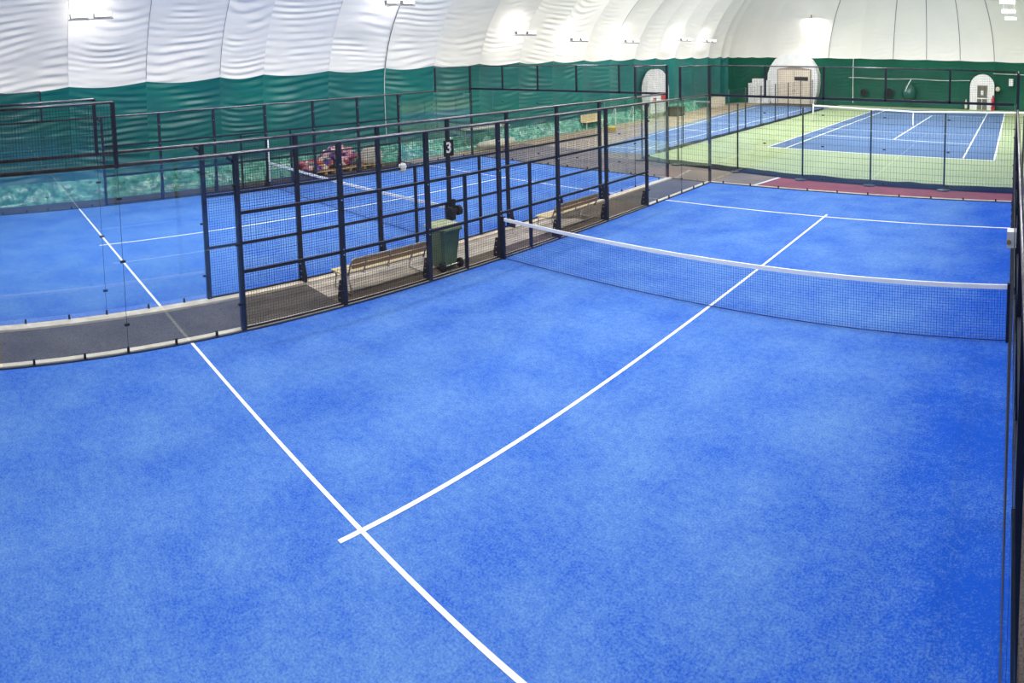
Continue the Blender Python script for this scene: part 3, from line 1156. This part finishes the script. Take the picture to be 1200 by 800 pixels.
# small arched exit door at the right
d2 = structure('door_2', (7.0, 54.6, 0))
MB().extrude(arch(2.0, 2.95), (7.03, 54.45, 0), (1, 0, 0), (0, 0, 1), -.7).build('arch_surround', M['door_white'], d2)
MB().box((6.62, 54.38, 0), (7.46, 54.45, 2.05)).build('door_frame', M['frame_beige'], d2)
for x0_, x1_ in ((6.68, 7.02), (7.06, 7.40)):
    for z0_, z1_ in ((.08, .92), (1.02, 1.98)):
        f_ = MB().box((x0_, 54.35, z0_), (x1_, 54.38, z1_)).build('pane', M['pane'], d2)
MB().box((6.62, 54.35, .93), (7.46, 54.375, 1.01)).build('cross_rail', M['door_white'], d2)
MB().box((7.015, 54.35, 0.05), (7.065, 54.375, .93)).build('cross_rail', M['door_white'], d2)
MB().box((6.93, 54.34, 1.25), (7.14, 54.352, 1.62)).build('notice', M['white'], d2)

# white oval door in the left wall
d3 = structure('door_3', (-14.1, 39.4, 0))
ow = wall_x(39.4)
MB().extrude(arch(2.9, 3.3), (ow + .1, 39.45, 0), (0, -1, 0), (0, 0, 1), -.5 if False else .0001 + -.45).build('arch_surround', M['door_white'], d3)
MB().box((ow + .3, 38.9, 0), (ow + .6, 40.2, 2.2)).build('door_leaf', M['door_white'], d3)
fx = thing('safety_board', 'white board with two red signs below the oval door', 'board', (ow + 1.0, 38.6, 0))
MB().box((ow + 1.0, 37.6, .35), (ow + 1.1, 39.7, 1.75)).build('board', M['white'], fx)
MB().box((ow + 1.1, 38.9, 1.2), (ow + 1.13, 39.6, 1.68)).build('red_panel', M['red_sign'], fx)
MB().box((ow + 1.1, 37.85, 1.05), (ow + 1.13, 38.25, 1.4)).build('red_panel', M['red_sign'], fx)
for y in (37.7, 39.6):
    MB().box((ow + 1.02, y - .03, 0), (ow + 1.08, y + .03, .4)).build('leg', M['tube'], fx)

# red extinguisher, small lamp and box by the exit door
ex = thing('fire_extinguisher', 'red fire extinguisher right of the small arched door', 'extinguisher', (7.95, 54.3, 0))
MB().lathe([(.12, 0), (.13, .05), (.13, .65), (.09, .76), (.05, .8)], (7.95, 54.3, .3), 14).build('cylinder', M['red_ext'], ex, True)
MB().lathe([(.04, 0), (.04, .1), (.07, .11), (.07, .14)], (7.95, 54.3, 1.1), 10).build('valve', M['rubber'], ex)
MB().box((7.8, 54.35, 0), (8.1, 54.42, .3)).build('stand', M['red_ext'], ex)
wl1 = thing('wall_lamp', 'round pale lamp on the green wall right of the exit door', 'lamp', (8.3, 54.6, 1.75))
MB().lathe([(.08, 0), (.2, .03), (.2, .12), (.1, .2)], (8.3, 54.75, 1.75), 14, (0, -1, 0)).build('shade', M['tarp'], wl1, True)
MB().box((8.02, 54.6, 1.7), (8.3, 54.66, 1.76)).build('arm', M['red_ext'], wl1)
jb = thing('junction_box', 'small white box high on the green far wall at right edge', 'box', (9.35, 54.6, 2.2))
MB().box((9.2, 54.55, 2.05), (9.55, 54.8, 2.65)).build('housing', M['white'], jb)
MB().box((9.24, 54.53, 2.1), (9.51, 54.55, 2.6)).build('cover', M['door_white'], jb)
eb = thing('bottle', 'pale standing bottle left of the small arched door', 'bottle', (5.75, 54.2, 0))
MB().lathe([(.1, 0), (.11, .1), (.11, .5), (.05, .65), (.05, .75)], (5.75, 54.2, .1), 12).build('body', M['tarp'], eb, True)
MB().lathe([(.055, 0), (.055, .07)], (5.75, 54.2, .85), 10).build('cap', M['bin'], eb)

# two black round fan openings and a hanging green bag
for x, lb in ((-3.0, 'small black round vent in the green far wall, left of the pair'), (-.83, 'larger black round vent in the green far wall, behind the mesh post')):
    R_ = .3 if x < -2 else .42
    v = thing('wall_vent', lb, 'vent', (x, 54.9, 1.15), 'round vents of the far wall')
    MB().lathe([(R_, 0), (R_ + .05, .02), (R_ + .05, .2), (R_, .22)], (x, 54.95, 1.15), 20, (0, -1, 0)).build('collar', M['membrane_end'], v, True)
    MB().lathe([(.01, .225), (R_ * .98, .228)], (x, 54.95, 1.15), 20, (0, -1, 0)).build('opening', M['dark'], v)
    g_ = MB()
    for k in range(-2, 3):
        hh = math.sqrt(max(0, R_ * R_ - (k * R_ / 3) ** 2)) * .95
        g_.bar((x - hh, 54.71, 1.15 + k * R_ / 3), (x + hh, 54.71, 1.15 + k * R_ / 3), .015, .015)
    g_.build('grille', M['rubber'], v)
bg = thing('air_duct_bag', 'round dark green bag tied up on the green far wall', 'bag', (.95, 54.5, .6))
MB().lathe([(.1, -.62), (.42, -.55), (.62, -.2), (.64, .15), (.5, .5), (.25, .75), (.1, .95)], (.95, 54.55, 1.2), 18).build('bag', M['bag_green'], bg, True)
MB().path([(.7, 54.0, 1.35), (.85, 53.98, 1.75), (1.0, 54.3, 2.15), (1.1, 54.45, 2.35)], .04, 6).build('tie', M['cable'], bg)
tag(MB().path([(x, 54.6, 2.36 + .03 * math.sin(x * 1.3)) for x in frange(-4.3, 6.0, 20)], .025, 5).build('wall_cable', M['cable']),
    'pale cable strung along the green far wall to the exit door', 'cable')
tag(MB().path([(x, 54.75, 3.05 - .012 * (x - 6)) for x in frange(7.9, 12.0, 8)], .03, 5).build('wall_cable', M['cable']),
    'pale cable on the far wall right of the exit door', 'cable')
tag(MB().path([dome((-4.1, 55.2), z, -.12) for z in frange(.2, 4.0, 8)], .035, 5).build('wall_cable', M['cable']),
    'white upright cable on the far wall right of the big door', 'cable')

# ------------------------------------------------------------------ things along the left dome wall
pl_g = 'wooden pallets under the heap'
first = None
for i, y in enumerate((12.3, 13.45, 14.6)):
    lb = ('wooden pallet under the heap, the one nearest the camera', 'wooden pallet under the middle of the heap', 'wooden pallet at the pale tarp end of the heap')[i]
    if first is None:
        p = thing('pallet', lb, 'pallet', (-12.85, y, 0), pl_g)
        for k in range(3):
            MB().box((-13.3 + .0, y + .02 + k * .45, 0), (-12.4, y + .12 + k * .45, .11)).build('bearer', M['pallet'], p)
        for k in range(5):
            MB().box((-13.28 + k * .19, y, .11), (-13.28 + k * .19 + .11, y + 1.05, .135)).build('slat', M['pallet'], p)
        first = p
    else:
        p = first.copy()
        COL.objects.link(p)
        p.location = (-12.85, y, 0)
        p['label'] = lb
        p['base'] = (-12.85, y, 0)
        for ch in list(first.children):
            c = ch.copy()
            COL.objects.link(c)
            c.parent = p


def blob(c, rx, ry, rz, seed, amp=.25, n=14):
    """crumpled lump"""
    rows_ = []
    for j in range(9):
        ph = PI * j / 8
        r_ = []
        for i in range(n + 1):
            t = 2 * PI * (i % n) / n
            d = Vector((math.sin(ph) * math.cos(t), math.sin(ph) * math.sin(t), math.cos(ph)))
            k = 1 + amp * noise.noise(d * 1.7 + Vector((seed, seed * 2.3, 0))) + amp * .5 * noise.noise(d * 4 + Vector((seed * 1.7, 0, 0)))
            r_.append((c[0] + d.x * rx * k, c[1] + d.y * ry * k, max(.136 if c[0] > -14 and c[2] < 1.2 and rz < .5 else 0, c[2] + d.z * rz * k)))
        rows_.append(r_)
    return MB().grid(rows_)


hp = MB()
rnd = random.Random(3)
for k in range(46):
    y = 12.2 + 2.3 * rnd.random()
    top = .95 - .55 * abs(y - 13.7) / 1.6
    top = max(.3, top)
    z = .2 + (top - .2) * rnd.random()
    bl = blob((-12.95 + .5 * (rnd.random() - .5) - .1 * z, y, z), .17 + .1 * rnd.random(), .2 + .1 * rnd.random(), .12 + .06 * rnd.random(), k, .4)
    hp.add(bl.v, bl.f)
o = hp.build('rag_heap', M['rags'], None, True)
o['kind'] = 'stuff'
tag(o, 'heap of pink, purple and orange rags on pallets against the green dome wall', 'rags')
o = blob((-12.95, 15.25, .34), .40, .58, .46, 5, .3).build('tarp_bundle', M['tarp'], None, True)
tag(o, 'pale crumpled tarp bundle right of the heap of coloured rags', 'tarp')

# folding table and tarp roll farther along
tb = thing('folding_table', 'white topped folding table against the dome wall beyond the heap', 'table', (-13.1, 22.3, 0))
MB().box((-13.5, 20.9, .95), (-12.8, 23.6, 1.0)).build('tabletop', M['tarp'], tb)
for x in (-13.4, -12.9):
    for y in (21.1, 23.4):
        MB().tube((x, y, 0), (x, y, .95), .025, 6).build('leg', M['tube'], tb)
o = blob((-12.45, 22.2, .2), .25, 1.3, .24, 9, .35).build('tarp_roll', M['tarp'], None, True)
tag(o, 'crumpled beige tarp lying before the white topped table', 'tarp')

# bench against the wall, small goal, crates and cone
wbn = thing('bench', 'pale bench with a solid back against the green dome wall', 'bench', (-13.9, 31.4, 0))
xw = -13.72
MB().box((xw - .04, 30.5, .42), (xw, 32.5, .85)).build('backrest', M['wood_pale'], wbn)
MB().box((xw, 30.5, .4), (xw + .4, 32.5, .44)).build('seat', M['wood_pale'], wbn)
for y in (30.6, 32.4):
    for x in (xw + .03, xw + .36):
        MB().tube((x, y, -.015), (x, y, .4), .025, 6).build('leg', M['white'], wbn)
gl = thing('small_goal', 'small white tube goal frame by the dome wall', 'goal', (-13.4, 34.4, 0))
MB().path([(-13.4, 33.6, -.015), (-13.4, 33.6, 1.15), (-13.4, 35.6, 1.15), (-13.4, 35.6, -.015)], .03, 6).build('frame', M['white'], gl)
MB().path([(-13.9, 33.6, -.015), (-13.4, 33.6, 1.13)], .02, 6).build('brace', M['white'], gl)
MB().path([(-13.9, 35.6, -.015), (-13.4, 35.6, 1.13)], .02, 6).build('brace', M['white'], gl)
ck = thing('crate', 'dark brown crate on the ground beyond the white safety board', 'crate', (-13.2, 40.5, 0))
MB().box((-13.6, 40.0, -.015), (-12.7, 41.2, .55)).build('body', M['crate'], ck)
MB().box((-13.63, 39.97, .55), (-12.67, 41.23, .62)).build('lid', M['rubber'], ck)
bx2 = thing('storage_box', 'beige box against the dome wall near the far corner', 'box', (-14.2, 49, 0))
MB().box((-14.3, 48, -.015), (-13.6, 49.8, .75)).build('body', M['door_beige'], bx2)
MB().box((-14.33, 47.97, .75), (-13.57, 49.83, .8)).build('lid', M['tarp'], bx2)
yc = thing('ball_tub', 'yellow tub on the ground beside the far tennis court', 'tub', (-11.3, 30.2, 0))
MB().lathe([(.2, 0), (.26, .3), (.28, .31)], (-11.3, 30.2, -.015), 14).build('tub', M['yellow'], yc, True)
MB().lathe([(.25, 0), (.2, .06), (.05, .08)], (-11.3, 30.2, .28), 14).build('balls', M['yellow'], yc, True)

# ------------------------------------------------------------------ lamps of the dome
lamp_group = 'twin floodlights hung along the left dome wall'
lamp_spots = [(3.85, 6.42, 'twin floodlight on the white dome wall in the upper left corner'),
              (16.0, 6.72, 'twin floodlight on the dome at the top edge, second from the left'),
              (24.3, 5.55, 'twin floodlight on the dome wall above the rear court end wall'),
              (29.0, 5.25, 'twin floodlight on the dome wall, fourth from the left'),
              (34.6, 5.2, 'twin floodlight on the dome wall above the white oval door'),
              (42.4, 5.4, 'twin floodlight on the dome wall before the far corner'),
              (47.3, 5.35, 'twin floodlight on the dome wall nearest the far corner')]
base_lamp = None
for y, z, lb in lamp_spots:
    p = dome((wall_x(y), y), z, -.95)
    if base_lamp is None:
        root = thing('floodlight', lb, 'lamp', tuple(p), lamp_group)
        MB().bar(p + Vector((0, -.75, -.14)), p + Vector((0, .75, -.14)), .05, .05).build('mounting_bar', M['lamp_body'], root)
        MB().tube(p + Vector((0, 0, -.14)), p + Vector((-.9, 0, -.1)), .02, 6).build('bracket', M['lamp_body'], root)
        for s_ in (-1, 1):
            q = p + Vector((0, s_ * .4, 0))
            h = MB()
            h.extrude([(-.12, -.1), (.1, -.1), (.16, .08), (-.16, .08)], q + Vector((0, -.27, 0)), (0, 0, 1), (-1, 0, 0), 0)
            h = MB().box(q + Vector((-.1, -.3, -.1)), q + Vector((.08, .3, .06)))
            hb = h.build('housing', M['lamp_body'], root)
            MB().box(q + Vector((-.09, -.28, .06)), q + Vector((.07, .28, .075))).build('lens', M['lens'], hb)
            MB().box(q + Vector((.08, -.27, -.07)), q + Vector((.09, .27, .05))).build('lens', M['lens'], hb)
        base_lamp = root
    else:
        root = base_lamp.copy()
        COL.objects.link(root)
        root.location = p
        root['label'] = lb
        for ch in list(base_lamp.children):
            c = ch.copy()
            COL.objects.link(c)
            c.parent = root
            for g_ in ch.children:
                d_ = g_.copy()
                COL.objects.link(d_)
                d_.parent = c
    # the lamp's own light, thrown up and onto the membrane beside it
    l = area('floodlight_beam', p + Vector((-.12, 0, .0)), 0.25, .9, 20, (-.9, 0, -.1), (1, .97, .93))
# hanging lamps over the tennis court, seen as a stack at the right edge
base_lamp = None
for i, (y, z) in enumerate(((29.4, 7.15), (33.5, 7.2), (37.4, 7.0), (45.0, 7.05))):
    lb = ('hanging lamp at the right edge, topmost of the stack', 'hanging lamp at the right edge, second from the top',
          'hanging lamp at the right edge, third from the top', 'hanging lamp at the right edge, lowest of the stack')[i]
    x = 9.35
    ztop = 12.4
    p = Vector((x, y, z))
    if base_lamp is None:
        root = thing('hanging_lamp', lb, 'lamp', tuple(p), 'hanging lamps over the tennis court')
        MB().box(p + Vector((-.4, -.12, .05)), p + Vector((.4, .12, .14))).build('housing', M['lamp_body'], root)
        MB().box(p + Vector((-.38, -.14, -.1)), p + Vector((.38, .1, .05))).build('diffuser', M['lens'], root)
        for s_ in (-1, 1):
            MB().tube(p + Vector((s_ * .3, 0, .14)), p + Vector((s_ * .3, 0, 5.12)), .008, 5).build('hanger', M['cable'], root)
        base_lamp = root
    else:
        root = base_lamp.copy()
        COL.objects.link(root)
        root.location = p
        root['label'] = lb
        for ch in list(base_lamp.children):
            c = ch.copy()
            COL.objects.link(c)
            c.parent = root
# lamp on the far wall
fl = thing('wall_floodlight', 'floodlight on a bracket high on the white far wall above the big door', 'lamp', (-7.2, 53.2, 7.3))
pw = Vector((-7.2, 53.0, 7.2))
MB().box(pw + Vector((-.35, -.1, -.1)), pw + Vector((.35, .1, .08))).build('housing', M['lamp_body'], fl)
MB().box(pw + Vector((-.33, -.13, -.08)), pw + Vector((.33, -.1, .07))).build('lens', M['lens'], fl)
MB().bar(pw + Vector((0, 0, .08)), pw + Vector((0, .1, .75)), .06, .06, (0, 1, 0)).build('bracket', M['cable_dark'], fl)
MB().bar(pw + Vector((-.2, .1, .75)), pw + Vector((.5, .1, .75)), .08, .1).build('crossbar', M['cable_dark'], fl)
area('floodlight_beam', pw + Vector((0, .1, -.2)), .8, .3, 70, (0, .8, -.45), (1, .98, .95))

for o in S.objects:
    if 'base' in o:
        del o['base']
